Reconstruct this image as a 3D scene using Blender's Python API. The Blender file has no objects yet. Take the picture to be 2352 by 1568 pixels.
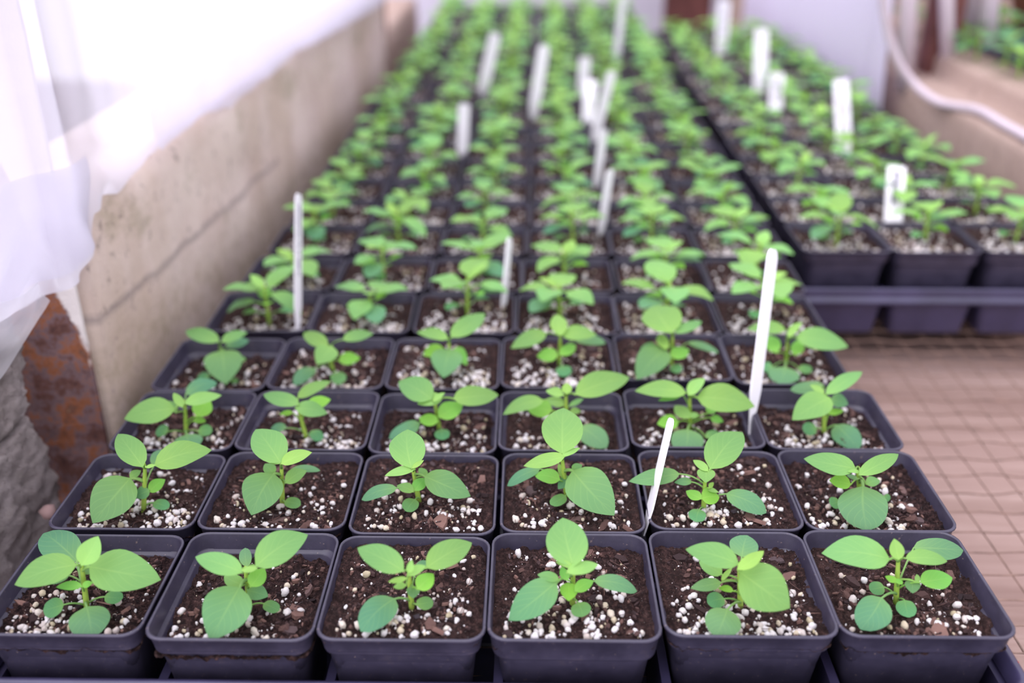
import bpy, bmesh, math, random
from mathutils import Vector, Matrix, noise, Quaternion
random.seed(7)
SC = bpy.context.scene
COL = SC.collection
CM = 0.01
V = Vector

# ------------------------------------------------------------------ camera model (photograph 2352 x 1568)
F, CX, CY = 2295.0, 1176.0, 784.0
TH, PSI = math.radians(25.4), math.radians(0.9)
EYE = V((0, 0, 0.445))
fw = V((-math.sin(PSI)*math.cos(TH), math.cos(PSI)*math.cos(TH), -math.sin(TH)))
rt = V((math.cos(PSI), math.sin(PSI), 0))
up = rt.cross(fw)

def ray(px, py):
    return fw + rt*((px-CX)/F) - up*((py-CY)/F)
def at(px, py, z):
    d = ray(px, py); return EYE + d*((z-EYE.z)/d.z)
def at_y(px, py, y):
    d = ray(px, py); return EYE + d*((y-EYE.y)/d.y)
def at_x(px, py, x):
    d = ray(px, py); return EYE + d*((x-EYE.x)/d.x)
def proj(p):
    q = p-EYE; zc = q.dot(fw)
    return V((CX+F*q.dot(rt)/zc, CY-F*q.dot(up)/zc))

cam_d = bpy.data.cameras.new('camera'); cam = bpy.data.objects.new('camera', cam_d); COL.objects.link(cam)
cam_d.sensor_width = 36.0; cam_d.lens = F/2352*36.0; cam_d.clip_start = 0.02
cam.matrix_world = Matrix(((rt.x, up.x, -fw.x, EYE.x), (rt.y, up.y, -fw.y, EYE.y), (rt.z, up.z, -fw.z, EYE.z), (0, 0, 0, 1)))
cam_d.dof.use_dof = True; cam_d.dof.focus_distance = 0.585; cam_d.dof.aperture_fstop = 3.3
SC.camera = cam

# ------------------------------------------------------------------ materials
def mat(name, rough=0.6, spec=0.3):
    m = bpy.data.materials.new(name); m.use_nodes = True
    nt = m.node_tree; b = nt.nodes['Principled BSDF']
    b.inputs['Roughness'].default_value = rough; b.inputs['Specular IOR Level'].default_value = spec
    return m, nt, b
def N(nt, t, **kw):
    n = nt.nodes.new(t)
    for k, v in kw.items():
        if k in n.inputs: n.inputs[k].default_value = v
        else: setattr(n, k, v)
    return n
def ramp(nt, fac, stops):
    r = nt.nodes.new('ShaderNodeValToRGB'); e = r.color_ramp.elements
    while len(e) < len(stops): e.new(0.5)
    for el, (p, c) in zip(e, stops): el.position = p; el.color = (*c, 1)
    nt.links.new(fac, r.inputs[0]); return r.outputs[0]
def nz(nt, scale, detail=6, rough=0.6, coord='Object', vscale=None):
    tc = nt.nodes.new('ShaderNodeTexCoord'); n = N(nt, 'ShaderNodeTexNoise', Scale=scale, Detail=detail, Roughness=rough)
    src = tc.outputs[coord]
    if vscale:
        mp = nt.nodes.new('ShaderNodeMapping'); mp.inputs['Scale'].default_value = vscale
        nt.links.new(src, mp.inputs[0]); src = mp.outputs[0]
    nt.links.new(src, n.inputs['Vector']); return n.outputs['Fac']
def mixc(nt, fac, a, b, mode='MIX'):
    m = nt.nodes.new('ShaderNodeMix'); m.data_type = 'RGBA'; m.blend_type = mode
    for s, v in ((m.inputs[0], fac), (m.inputs[6], a), (m.inputs[7], b)):
        if hasattr(v, 'is_linked'): nt.links.new(v, s)
        elif isinstance(v, (int, float)): s.default_value = v
        else: s.default_value = (*v, 1)
    return m.outputs[2]
def mth(nt, op, a, b=0.0, c=None):
    m = nt.nodes.new('ShaderNodeMath'); m.operation = op
    for s, v in zip(m.inputs, (a, b, c if c is not None else 0.0)):
        if hasattr(v, 'is_linked'): nt.links.new(v, s)
        else: s.default_value = v
    return m.outputs[0]
def bump(nt, b, h, strength, dist=0.002):
    n = N(nt, 'ShaderNodeBump', Strength=strength, Distance=dist); nt.links.new(h, n.inputs['Height']); nt.links.new(n.outputs[0], b.inputs['Normal'])

def m_leaf():
    m, nt, b = mat('leaf_green', 0.55, 0.22)
    oi = nt.nodes.new('ShaderNodeObjectInfo'); uv = nt.nodes.new('ShaderNodeUVMap')
    sp = nt.nodes.new('ShaderNodeSeparateXYZ'); nt.links.new(uv.outputs[0], sp.inputs[0])
    u, v = sp.outputs[0], sp.outputs[1]
    av = mth(nt, 'ABSOLUTE', mth(nt, 'SUBTRACT', v, 0.5))
    mid = mth(nt, 'SUBTRACT', 1.0, mth(nt, 'MULTIPLY', av, 26.0)); mid = mth(nt, 'MAXIMUM', mid, 0.0)
    mid = mth(nt, 'MULTIPLY', mid, mth(nt, 'SUBTRACT', 1.15, u))
    ph = mth(nt, 'ADD', mth(nt, 'MULTIPLY', u, 6.2), mth(nt, 'MULTIPLY', av, -5.2))
    fr = mth(nt, 'ABSOLUTE', mth(nt, 'SUBTRACT', mth(nt, 'FRACT', ph), 0.5))
    ven = mth(nt, 'MAXIMUM', mth(nt, 'SUBTRACT', 1.0, mth(nt, 'MULTIPLY', fr, 9.0)), 0.0)
    ven = mth(nt, 'MULTIPLY', ven, 0.40)
    vv = mth(nt, 'MAXIMUM', mid, ven)
    n1 = nz(nt, 90, 3)
    c = mixc(nt, mth(nt, 'MULTIPLY', mth(nt, 'SUBTRACT', n1, 0.35), 0.5), oi.outputs['Color'], (0.12, 0.32, 0.12))
    c = mixc(nt, mth(nt, 'MULTIPLY', vv, 0.20), c, (0.50, 0.74, 0.22))
    # paler, yellower towards the leaf base, as in young leaves
    c = mixc(nt, mth(nt, 'MULTIPLY', mth(nt, 'POWER', mth(nt, 'SUBTRACT', 1.0, u), 3.0), 0.30), c, (0.40, 0.66, 0.13))
    nt.links.new(c, b.inputs['Base Color'])
    h = mth(nt, 'SUBTRACT', mth(nt, 'MULTIPLY', n1, 0.5), vv); bump(nt, b, h, 0.12, 0.0005)
    tr = nt.nodes.new('ShaderNodeBsdfTranslucent')
    nt.links.new(mixc(nt, 1.0, c, (1.0, 1.0, 0.45), 'MULTIPLY'), tr.inputs[0])
    mx = N(nt, 'ShaderNodeMixShader'); mx.inputs[0].default_value = 0.30
    out = nt.nodes['Material Output']
    nt.links.new(b.outputs[0], mx.inputs[1]); nt.links.new(tr.outputs[0], mx.inputs[2]); nt.links.new(mx.outputs[0], out.inputs[0])
    return m
def m_stem():
    m, nt, b = mat('stem_green', 0.5, 0.3)
    nt.links.new(ramp(nt, nz(nt, 60, 2), [(0.3, (0.24, 0.42, 0.05)), (0.7, (0.36, 0.52, 0.09))]), b.inputs['Base Color'])
    b.inputs['Subsurface Weight'].default_value = 0.0
    return m
def m_pot():
    m, nt, b = mat('black_plastic', 0.42, 0.6)
    n1 = nz(nt, 60, 6, 0.7); n2 = nz(nt, 420, 4, 0.7)
    c = ramp(nt, n1, [(0.35, (0.029, 0.025, 0.046)), (0.62, (0.045, 0.039, 0.070)), (0.8, (0.078, 0.058, 0.068))])
    dust = mth(nt, 'MULTIPLY', mth(nt, 'GREATER_THAN', n2, 0.665), mth(nt, 'MULTIPLY', n1, 0.9))
    c = mixc(nt, dust, c, (0.30, 0.22, 0.19))
    nt.links.new(c, b.inputs['Base Color'])
    nt.links.new(mth(nt, 'ADD', 0.26, mth(nt, 'MULTIPLY', n1, 0.28)), b.inputs['Roughness'])
    bump(nt, b, n2, 0.08, 0.0005)
    return m
def m_soil():
    m, nt, b = mat('potting_soil', 0.9, 0.15)
    n1 = nz(nt, 120, 8, 0.75, 'Object'); n2 = nz(nt, 330, 7, 0.85, 'Object'); n3 = nz(nt, 28, 3, 0.5)
    c = ramp(nt, n2, [(0.38, (0.008, 0.005, 0.006)), (0.47, (0.036, 0.019, 0.020)), (0.56, (0.120, 0.062, 0.058)), (0.69, (0.29, 0.170, 0.150))])
    c = mixc(nt, mth(nt, 'MINIMUM', mth(nt, 'MAXIMUM', mth(nt, 'MULTIPLY', mth(nt, 'SUBTRACT', 0.54, n1), 5.0), 0.0), 0.85), c, (0.014, 0.008, 0.009))  # hollows painted near-black, shade of the crevices put into the colour
    oi = nt.nodes.new('ShaderNodeObjectInfo')
    c = mixc(nt, mth(nt, 'MULTIPLY', mth(nt, 'MULTIPLY', oi.outputs['Random'], n3), 0.45), c, (0.15, 0.088, 0.076))
    n4 = nz(nt, 900, 3, 0.6); c = mixc(nt, mth(nt, 'MULTIPLY', mth(nt, 'GREATER_THAN', n4, 0.695), 0.8), c, (0.62, 0.57, 0.56))
    nt.links.new(c, b.inputs['Base Color']); bump(nt, b, mth(nt, 'ADD', n2, n1), 1.0, 0.003)
    return m
def m_island(name, stops, rough=0.8, bs=0.5, sc=500):
    m, nt, b = mat(name, rough, 0.2)
    g = nt.nodes.new('ShaderNodeNewGeometry')
    c = ramp(nt, g.outputs['Random Per Island'], stops)
    n = nz(nt, sc, 4, 0.7)
    c = mixc(nt, mth(nt, 'MULTIPLY', mth(nt, 'SUBTRACT', n, 0.3), 0.6), c, (0.30, 0.24, 0.21), 'MULTIPLY')
    nt.links.new(c, b.inputs['Base Color']); bump(nt, b, n, bs, 0.001)
    return m
def m_concrete(name, a, bcol, stain, scale=1.0, moss=0.0, crack=False, rough=0.6):
    m, nt, b = mat(name, 0.88, 0.15)
    n1 = nz(nt, 9*scale, 7, 0.65); n2 = nz(nt, 60*scale, 8, 0.75); n3 = nz(nt, 5*scale, 5, 0.6, 'Object', (1, 1, 0.35)); n4 = nz(nt, 300, 5, 0.7)
    c = ramp(nt, n1, [(0.3, a), (0.68, bcol)])
    st = mth(nt, 'MULTIPLY', mth(nt, 'SMOOTH_MIN', 1.0, mth(nt, 'MAXIMUM', mth(nt, 'MULTIPLY', mth(nt, 'SUBTRACT', n3, 0.48), 5.0), 0.0), 0.1), 0.7)
    c = mixc(nt, st, c, stain)
    if moss:
        n5 = nz(nt, 7, 6, 0.7, 'Object', (1, 0.8, 1.5))
        mo = mth(nt, 'MULTIPLY', mth(nt, 'MINIMUM', mth(nt, 'MAXIMUM', mth(nt, 'MULTIPLY', mth(nt, 'SUBTRACT', n5, 0.53), 6.0), 0.0), 1.0), moss)
        c = mixc(nt, mo, c, (0.22, 0.20, 0.09))
    if crack:      # an old dark settlement crack running down the wall face, damp and moss below it
        tc = nt.nodes.new('ShaderNodeTexCoord'); sp = nt.nodes.new('ShaderNodeSeparateXYZ'); nt.links.new(tc.outputs['Object'], sp.inputs[0])
        p0, p1 = at_x(238, 728, -.318), at_x(640, 372, -.318); sl = (p1.z-p0.z)/(p1.y-p0.y)
        e = mth(nt, 'SUBTRACT', mth(nt, 'SUBTRACT', sp.outputs[2], p0.z), mth(nt, 'MULTIPLY', mth(nt, 'SUBTRACT', sp.outputs[1], p0.y), sl))
        e = mth(nt, 'ADD', e, mth(nt, 'MULTIPLY', mth(nt, 'SUBTRACT', n1, 0.5), .022))
        k = mth(nt, 'MAXIMUM', mth(nt, 'SUBTRACT', 1.0, mth(nt, 'MULTIPLY', mth(nt, 'ABSOLUTE', e), 170.0)), 0.0)
        rng = mth(nt, 'MULTIPLY', mth(nt, 'LESS_THAN', sp.outputs[1], 1.25), n2)
        c = mixc(nt, mth(nt, 'MULTIPLY', mth(nt, 'MULTIPLY', k, rng), 1.15), c, (0.22, 0.18, 0.18))
        lo = mth(nt, 'MINIMUM', mth(nt, 'MAXIMUM', mth(nt, 'MULTIPLY', e, -16.0), 0.0), 0.75)
        c = mixc(nt, mth(nt, 'MULTIPLY', lo, mth(nt, 'MINIMUM', mth(nt, 'MULTIPLY', mth(nt, 'MAXIMUM', mth(nt, 'SUBTRACT', n2, 0.38), 0.0), 4.0), 1.0)), c, (0.36, 0.29, 0.20))
    dk = mth(nt, 'MINIMUM', mth(nt, 'MAXIMUM', mth(nt, 'MULTIPLY', mth(nt, 'SUBTRACT', 0.44, n2), 6.0), 0.0), 0.6)
    c = mixc(nt, dk, c, (0.16, 0.12, 0.11))
    nt.links.new(c, b.inputs['Base Color']); bump(nt, b, mth(nt, 'ADD', n2, mth(nt, 'MULTIPLY', n4, 0.6)), rough, 0.004)
    return m
def m_rust():
    m, nt, b = mat('rusty_painted_steel', 0.8, 0.25)
    n1 = nz(nt, 30, 8, 0.72); n2 = nz(nt, 150, 6, 0.8); n3 = nz(nt, 22, 6, 0.65)
    c = ramp(nt, n1, [(0.34, (0.045, 0.025, 0.027)), (0.44, (0.15, 0.065, 0.052)), (0.49, (0.19, 0.135, 0.155)), (0.55, (0.32, 0.11, 0.042)), (0.61, (0.14, 0.065, 0.052)), (0.70, (0.50, 0.28, 0.13))])
    c = mixc(nt, mth(nt, 'MULTIPLY', n2, 0.4), c, (0.07, 0.035, 0.03))
    # remains of white paint high on the post, towards its inner edge
    tc = nt.nodes.new('ShaderNodeTexCoord'); s = nt.nodes.new('ShaderNodeSeparateXYZ'); nt.links.new(tc.outputs['Object'], s.inputs[0])
    e = mth(nt, 'ADD', mth(nt, 'MULTIPLY', s.outputs[0], 34.0), mth(nt, 'MULTIPLY', s.outputs[2], 7.85))
    e = mth(nt, 'ADD', mth(nt, 'SUBTRACT', e, 0.86), mth(nt, 'MULTIPLY', mth(nt, 'SUBTRACT', n3, 0.5), 1.3))
    p = mth(nt, 'MINIMUM', mth(nt, 'MAXIMUM', mth(nt, 'MULTIPLY', e, 9.0), 0.0), 1.0)
    c = mixc(nt, p, c, (0.72, 0.66, 0.64))
    nt.links.new(c, b.inputs['Base Color']); bump(nt, b, mth(nt, 'ADD', n1, n2), 0.5, 0.002)
    return m
def m_plastic_sheet(name, tr, col=(0.80, 0.78, 0.88)):
    m, nt, b = mat(name, 0.35, 0.4)
    b.inputs['Base Color'].default_value = (*col, 1)
    t1 = nt.nodes.new('ShaderNodeBsdfTranslucent'); t1.inputs[0].default_value = (*col, 1)
    t2 = nt.nodes.new('ShaderNodeBsdfTransparent'); t2.inputs[0].default_value = (1, 1, 1, 1)
    m1 = N(nt, 'ShaderNodeMixShader'); m1.inputs[0].default_value = 0.62
    m2 = N(nt, 'ShaderNodeMixShader'); m2.inputs[0].default_value = tr
    nt.links.new(b.outputs[0], m1.inputs[1]); nt.links.new(t1.outputs[0], m1.inputs[2])
    nt.links.new(m1.outputs[0], m2.inputs[1]); nt.links.new(t2.outputs[0], m2.inputs[2])
    nt.links.new(m2.outputs[0], nt.nodes['Material Output'].inputs[0])
    return m
def m_plain(name, c, rough=0.5, spec=0.3, var=0.15, sc=40):
    m, nt, b = mat(name, rough, spec)
    nt.links.new(ramp(nt, nz(nt, sc, 5), [(0.3, tuple(x*(1-var) for x in c)), (0.7, tuple(min(1, x*(1+var)) for x in c))]), b.inputs['Base Color'])
    return m
def m_wood():
    m, nt, b = mat('weathered_board', 0.85, 0.15)
    n1 = nz(nt, 10, 7, 0.7, 'Object', (0.25, 3.0, 1)); n2 = nz(nt, 50, 6, 0.7, 'Object', (0.4, 2.0, 1)); oi = nt.nodes.new('ShaderNodeObjectInfo')
    c = ramp(nt, n1, [(0.3, (0.20, 0.125, 0.105)), (0.55, (0.37, 0.26, 0.23)), (0.75, (0.54, 0.41, 0.375))])
    c = mixc(nt, mth(nt, 'MULTIPLY', n2, 0.4), c, (0.13, 0.07, 0.055))
    c = mixc(nt, mth(nt, 'MULTIPLY', oi.outputs['Random'], 0.5), c, (0.36, 0.25, 0.225))
    nt.links.new(c, b.inputs['Base Color']); bump(nt, b, n2, 0.4, 0.002)
    return m

M = dict(
    leaf=m_leaf(), stem=m_stem(), pot=m_pot(), soil=m_soil(),
    perlite=m_island('perlite', [(0.0, (0.56, 0.47, 0.42)), (0.25, (0.74, 0.70, 0.70)), (0.7, (0.80, 0.77, 0.80)), (0.85, (0.66, 0.57, 0.44)), (1.0, (0.44, 0.38, 0.25))], 0.85, 0.6, 700),
    bark=m_island('bark', [(0.0, (0.022, 0.014, 0.016)), (0.4, (0.060, 0.034, 0.034)), (0.7, (0.12, 0.066, 0.058)), (0.9, (0.22, 0.125, 0.105)), (1.0, (0.055, 0.045, 0.055))], 0.8, 0.7, 350),
    wall=m_concrete('aged_concrete', (0.64, 0.50, 0.44), (0.84, 0.71, 0.65), (0.54, 0.41, 0.31), 1.0, 0.6, True),
    block=m_concrete('grey_concrete', (0.27, 0.225, 0.22), (0.46, 0.40, 0.40), (0.24, 0.19, 0.17), 2.0, 0.35, rough=1.0),
    curb=m_concrete('tan_concrete', (0.34, 0.24, 0.20), (0.46, 0.345, 0.30), (0.40, 0.29, 0.25), 0.8),
    rust=m_rust(), sheet=m_plastic_sheet('clear_plastic_sheeting', 0.22), flap=m_plastic_sheet('thin_plastic_sheeting', 0.45, (0.85, 0.84, 0.9)),
    curtain=m_plastic_sheet('white_plastic_sheeting', 0.0, (0.88, 0.85, 0.97)),
    label=m_plain('white_label_plastic', (0.86, 0.84, 0.89), 0.4, 0.4, 0.02), ink=m_plain('ink', (0.10, 0.09, 0.16), 0.7, 0.1),
    wire=m_plain('galvanised_wire', (0.20, 0.125, 0.10), 0.55, 0.4, 0.4, 90), wood=m_wood(),
    pvc=m_plain('white_pipe', (0.56, 0.47, 0.53), 0.4, 0.4, 0.05), brown=m_plain('brown_rusted_steel', (0.14, 0.055, 0.05), 0.8, 0.2, 0.5, 20),
    terracotta=m_plain('terracotta', (0.36, 0.15, 0.07), 0.8, 0.2, 0.2, 20), red=m_plain('red_plastic', (0.62, 0.06, 0.035), 0.45, 0.4, 0.1),
    ground=m_plain('dark_earth', (0.055, 0.035, 0.03), 0.95, 0.1, 0.4, 6), back=m_plain('pale_wall', (0.62, 0.58, 0.68), 0.8, 0.2, 0.06, 4),
    tray=m_plain('tray_plastic', (0.042, 0.036, 0.084), 0.34, 0.6, 0.25, 30),
)

# ------------------------------------------------------------------ object helpers
def mesh(name, verts, faces, m, smooth=True, uvs=None):
    me = bpy.data.meshes.new(name); me.from_pydata([tuple(v) for v in verts], [], faces)
    if m: me.materials.append(m)
    if smooth: me.shade_smooth()
    if uvs:
        ul = me.uv_layers.new(name='UVMap')
        for l in me.loops: ul.data[l.index].uv = uvs[l.vertex_index]
    return me
def link(name, me, parent=None, loc=None):
    o = bpy.data.objects.new(name, me); COL.objects.link(o)
    if parent: o.parent = parent
    if loc is not None: o.location = loc
    return o
def tag(o, label=None, cat=None, group=None, kind=None):
    for k, v in (('label', label), ('category', cat), ('group', group), ('kind', kind)):
        if v: o[k] = v
    return o
def empty(name, loc, rz=0):
    o = bpy.data.objects.new(name, None); COL.objects.link(o); o.location = loc; o.rotation_euler.z = rz
    o.empty_display_size = 0.02; return o

class MB:
    def __init__(s): s.v = []; s.f = []
    def add(s, verts, faces):
        k = len(s.v); s.v += [V(v) for v in verts]; s.f += [tuple(i+k for i in f) for f in faces]
    def tube(s, pts, rad, n=8, cap=True):
        pts = [V(p) for p in pts]; rad = rad if isinstance(rad, (list, tuple)) else [rad]*len(pts)
        vs = []; fs = []; prev = None
        for i, p in enumerate(pts):
            t = (pts[min(i+1, len(pts)-1)]-pts[max(i-1, 0)]).normalized()
            if prev is None:
                a = t.cross(V((0, 0, 1))) if abs(t.z) < 0.9 else t.cross(V((1, 0, 0)))
            else: a = prev-t*prev.dot(t)
            a.normalize(); prev = a; b = t.cross(a)
            for k in range(n):
                w = 2*math.pi*k/n; vs.append(p+(a*math.cos(w)+b*math.sin(w))*rad[i])
        for i in range(len(pts)-1):
            for k in range(n):
                k2 = (k+1) % n; fs.append((i*n+k, i*n+k2, (i+1)*n+k2, (i+1)*n+k))
        if cap: fs.append(tuple(range(n-1, -1, -1))); fs.append(tuple((len(pts)-1)*n+k for k in range(n)))
        s.add(vs, fs)
    def box(s, lo, hi):
        x0, y0, z0 = lo; x1, y1, z1 = hi
        s.add([(x0, y0, z0), (x1, y0, z0), (x1, y1, z0), (x0, y1, z0), (x0, y0, z1), (x1, y0, z1), (x1, y1, z1), (x0, y1, z1)],
              [(0, 3, 2, 1), (4, 5, 6, 7), (0, 1, 5, 4), (1, 2, 6, 5), (2, 3, 7, 6), (3, 0, 4, 7)])
    def me(s, name, m, smooth=True): return mesh(name, s.v, s.f, m, smooth)

def rsq(a, r, z, n=5, b=None):
    """ring of a rounded square with half width a, corner radius r"""
    b = b or a; out = []
    for (cx, cy, a0) in ((a-r, b-r, 0), (-a+r, b-r, 90), (-a+r, -b+r, 180), (a-r, -b+r, 270)):
        for k in range(n+1):
            w = math.radians(a0+90*k/n); out.append(V((cx+r*math.cos(w), cy+r*math.sin(w), z)))
    return out
def lofted(rings, cap0=True, cap1=True):
    n = len(rings[0]); vs = [p for r in rings for p in r]; fs = []
    for i in range(len(rings)-1):
        for k in range(n):
            k2 = (k+1) % n; fs.append((i*n+k, i*n+k2, (i+1)*n+k2, (i+1)*n+k))
    if cap0: fs.append(tuple(range(n-1, -1, -1)))
    if cap1: fs.append(tuple((len(rings)-1)*n+k for k in range(n)))
    return vs, fs

# ------------------------------------------------------------------ pots
RIM = 0.087
def pot_mesh(step, bottom=3.15):
    H = 8.7; s = H-step
    prof = [(bottom, 0.7, 0), (bottom+0.05, 0.72, 0.15), (3.93, 0.85, s-0.12), (3.98, 0.86, s-0.02), (4.16, 0.9, s+0.06), (4.19, 0.9, s+0.16), (4.33, 0.98, H-0.24), (4.39, 1.0, H-0.19),
            (4.43, 1.02, H-0.12), (4.41, 1.01, H-0.03), (4.35, 0.98, H), (4.28, 0.94, H-0.02), (4.25, 0.9, H-0.09), (4.15, 0.82, H-1.22),
            (4.13, 0.8, H-1.28), (4.00, 0.75, H-1.33), (3.95, 0.74, H-1.42), (3.6, 0.62, H-3.6)]
    vs, fs = lofted([[p*CM for p in rsq(a, r, z, 6)] for a, r, z in prof])
    return mesh('pot', vs, fs, M['pot'])
POTS = [pot_mesh(1.15), pot_mesh(1.65), pot_mesh(1.35)]

def soil_mesh(seed, n=84):
    h = 0.0432; vs = []; fs = []; o = V((seed*3.1, seed*1.7, seed))
    for j in range(n):
        for i in range(n):
            x = -h+2*h*i/(n-1); y = -h+2*h*j/(n-1)
            z = 0.0028*noise.noise(V((x, y, 0))*38+o)+0.0026*noise.noise(V((x, y, 0))*130+o)+0.0019*noise.noise(V((x, y, 0))*360+o)+.0008*noise.noise(V((x, y, 0))*800+o)
            vs.append((x, y, z))
    for j in range(n-1):
        for i in range(n-1): fs.append((j*n+i, j*n+i+1, (j+1)*n+i+1, (j+1)*n+i))
    # trim the corners so the sheet stays inside the rounded pot
    c = 0.0362; r = 0.007
    for k, (x, y, z) in enumerate(vs):
        dx, dy = abs(x)-c, abs(y)-c
        if dx > 0 and dy > 0:
            d = math.hypot(dx, dy)
            if d > r: x = math.copysign(c+dx*r/d, x); y = math.copysign(c+dy*r/d, y)
            vs[k] = (x, y, z)
    return mesh('soil', vs, fs, M['soil'])
def soil_h(seed, x, y):
    o = V((seed*3.1, seed*1.7, seed))
    return 0.0028*noise.noise(V((x, y, 0))*38+o)+0.0026*noise.noise(V((x, y, 0))*130+o)+0.0019*noise.noise(V((x, y, 0))*360+o)
def ico(n):
    b = bmesh.new(); bmesh.ops.create_icosphere(b, subdivisions=n, radius=1.0)
    r = ([v.co.copy() for v in b.verts], [tuple(v.index for v in f.verts) for f in b.faces]); b.free(); return r
ICO, ICO2 = ico(1), ico(2)
def perlite_mesh(seed, count):
    rnd = random.Random(seed*11+1); mb = MB(); blobs = [(rnd.uniform(-.03, .03), rnd.uniform(-.036, -.005)) for _ in range(5)]
    for _ in range(count):
        k = rnd.random()
        if k < 0.38: bx, by = rnd.choice(blobs); x = rnd.gauss(bx, .009); y = rnd.gauss(by, .009)
        elif k < 0.48: x = rnd.uniform(-.036, .036); y = rnd.uniform(-.037, -.024)
        else: x = rnd.uniform(-.036, .036); y = rnd.uniform(-.036, .036)
        x = max(-.0365, min(.0365, x)); y = max(-.0365, min(.0365, y))
        s = 0.00030+0.0021*rnd.random()**3.4
        if k < 0.5: s = 0.0006+0.0018*rnd.random()**1.8
        o = V((rnd.random()*99, rnd.random()*99, rnd.random()*9)); q = Quaternion((rnd.random(), rnd.random(), rnd.random(), rnd.random())).normalized()
        sc = V((rnd.uniform(.8, 1.35), rnd.uniform(.75, 1.1), rnd.uniform(.65, 1.0)))
        c = V((x, y, soil_h(seed, x, y)+s*0.45))
        G = ICO2 if s > .0008 else ICO
        mb.add([c+q@V((p.x*sc.x, p.y*sc.y, p.z*sc.z))*s*(1+0.36*noise.noise(p*1.3+o)+.16*noise.noise(p*3.5+o)) for p in G[0]], G[1])
    return mb.me('perlite', M['perlite'])
def bark_mesh(seed, count):
    rnd = random.Random(seed*7+3); mb = MB()
    for _ in range(count):
        x, y = rnd.uniform(-.036, .036), rnd.uniform(-.036, .036)
        big = rnd.random() < 0.05
        L = rnd.uniform(.004, .0085) if big else rnd.uniform(.0006, .0022+.0012*rnd.random()); W = L*rnd.uniform(.25, .7); T = rnd.uniform(.0004, .0012)
        n = rnd.randint(5, 7); rot = Matrix.Rotation(rnd.uniform(0, 6.28), 3, 'Z') @ Matrix.Rotation(rnd.gauss(0, .35), 3, 'X') @ Matrix.Rotation(rnd.gauss(0, .25), 3, 'Y')
        c = V((x, y, soil_h(seed, x, y)+T*0.6))
        ring = [V((L*math.cos(2*math.pi*k/n)*rnd.uniform(.6, 1.0), W*math.sin(2*math.pi*k/n)*rnd.uniform(.6, 1.0), 0)) for k in range(n)]
        a = [c+rot@(p+V((0, 0, T))) for p in ring]; b = [c+rot@(p*1.08-V((0, 0, T))) for p in ring]
        mb.add(b+a, [tuple(range(n, 2*n))]+[(k, (k+1) % n, n+(k+1) % n, n+k) for k in range(n)])
    for _ in range(60):       # fine peat fibres
        x, y = rnd.uniform(-.034, .034), rnd.uniform(-.034, .034); z = soil_h(seed, x, y)+.0008; a = rnd.uniform(0, 6.28); l = rnd.uniform(.003, .010)
        pts = [V((x+l*t*math.cos(a+.8*t), y+l*t*math.sin(a+.8*t), z+.0014*math.sin(3*t))) for t in (0, .33, .66, 1)]
        mb.tube(pts, .00018, 3, False)
    return mb.me('bark_chips', M['bark'], False)
NV = 9
SOILS = [soil_mesh(k) for k in range(NV)]
PERL = [perlite_mesh(k, [270, 190, 340, 150, 300, 230, 380, 170, 290][k]) for k in range(NV)]
BARK = [bark_mesh(k, [230, 270, 200, 320, 220, 250, 200, 300, 240][k]) for k in range(NV)]

# ------------------------------------------------------------------ leaves
def prof_w(t, kind):
    if kind == 'C': return 2*math.sqrt(max(t*(1-t), 0))**0.9
    if kind == 'O': w = t**0.55*(1-t)**0.62; pk = (0.55/1.17)**0.55*(0.62/1.17)**0.62; return w/pk
    w = t**0.64*(1-t)**0.92; pk = (0.64/1.56)**0.64*(0.92/1.56)**0.92
    return w/pk
def leaf_mesh(B, T, hw, n, kind, pet=None, bow=0.08, cup=0.12, seed=0, nu=13, nv=8, fine=True):
    """blade from base B to tip T, half width hw, facing n; petiole from pet to B"""
    if not fine: nu, nv = 7, 4
    ax = T-B; L = ax.length; m = ax/L; n = (n-m*n.dot(m)).normalized(); d = m.cross(n)
    vs = []; fs = []; uv = []; rnd = random.Random(seed); ph = rnd.uniform(0, 6.28); sk = rnd.uniform(-.05, .05)
    for i in range(nu):
        t = 0.002+0.996*(i/(nu-1))
        c = B+m*L*t+n*(bow*L*4*t*(1-t))+d*(sk*L*math.sin(math.pi*t))
        w = hw*prof_w(t, kind)
        for j in range(nv+1):
            s = -1+2*j/nv
            z = cup*w*(abs(s)**1.3)+0.05*w*math.sin(9*t+ph+2.5*s)*abs(s)
            if kind != 'C' and fine: z -= 0.022*hw*math.cos(2*math.pi*(t*6.2-abs(s)*2.6))*abs(s)*(1-abs(s))*2
            vs.append(c+d*(s*w)+n*z); uv.append((t, j/nv))
    for i in range(nu-1):
        for j in range(nv):
            a = i*(nv+1)+j; fs.append((a, a+1, a+nv+2, a+nv+1))
    if pet is not None:
        mb = MB(); r = max(0.0005, min(0.0011, hw*0.075)); q = (pet+B)/2+V((0, 0, 0.1*(B-pet).length))
        b2 = B+m*L*0.06+n*(bow*L*0.22)-n*r*0.8
        mb.tube([pet, (pet+q)/2+V((0, 0, .03*(B-pet).length)), q, (q+B)/2+V((0, 0, .02*(B-pet).length)), B-n*r*.6, b2], [r*1.25, r*1.1, r, r, r*.9, r*.4], 6 if fine else 4)
        k = len(vs); vs += mb.v; fs += [tuple(i+k for i in f) for f in mb.f]; uv += [(0.02, 0.5)]*len(mb.v)
    return mesh('leaf', vs, fs, M['leaf'], True, uv)
TONE = {'A': (0.190, 0.390, 0.115), 'M': (0.138, 0.308, 0.125), 'Y': (0.275, 0.500, 0.125), 'B': (0.200, 0.500, 0.070), 'O': (0.120, 0.285, 0.145), 'C': (0.125, 0.320, 0.120)}
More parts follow.
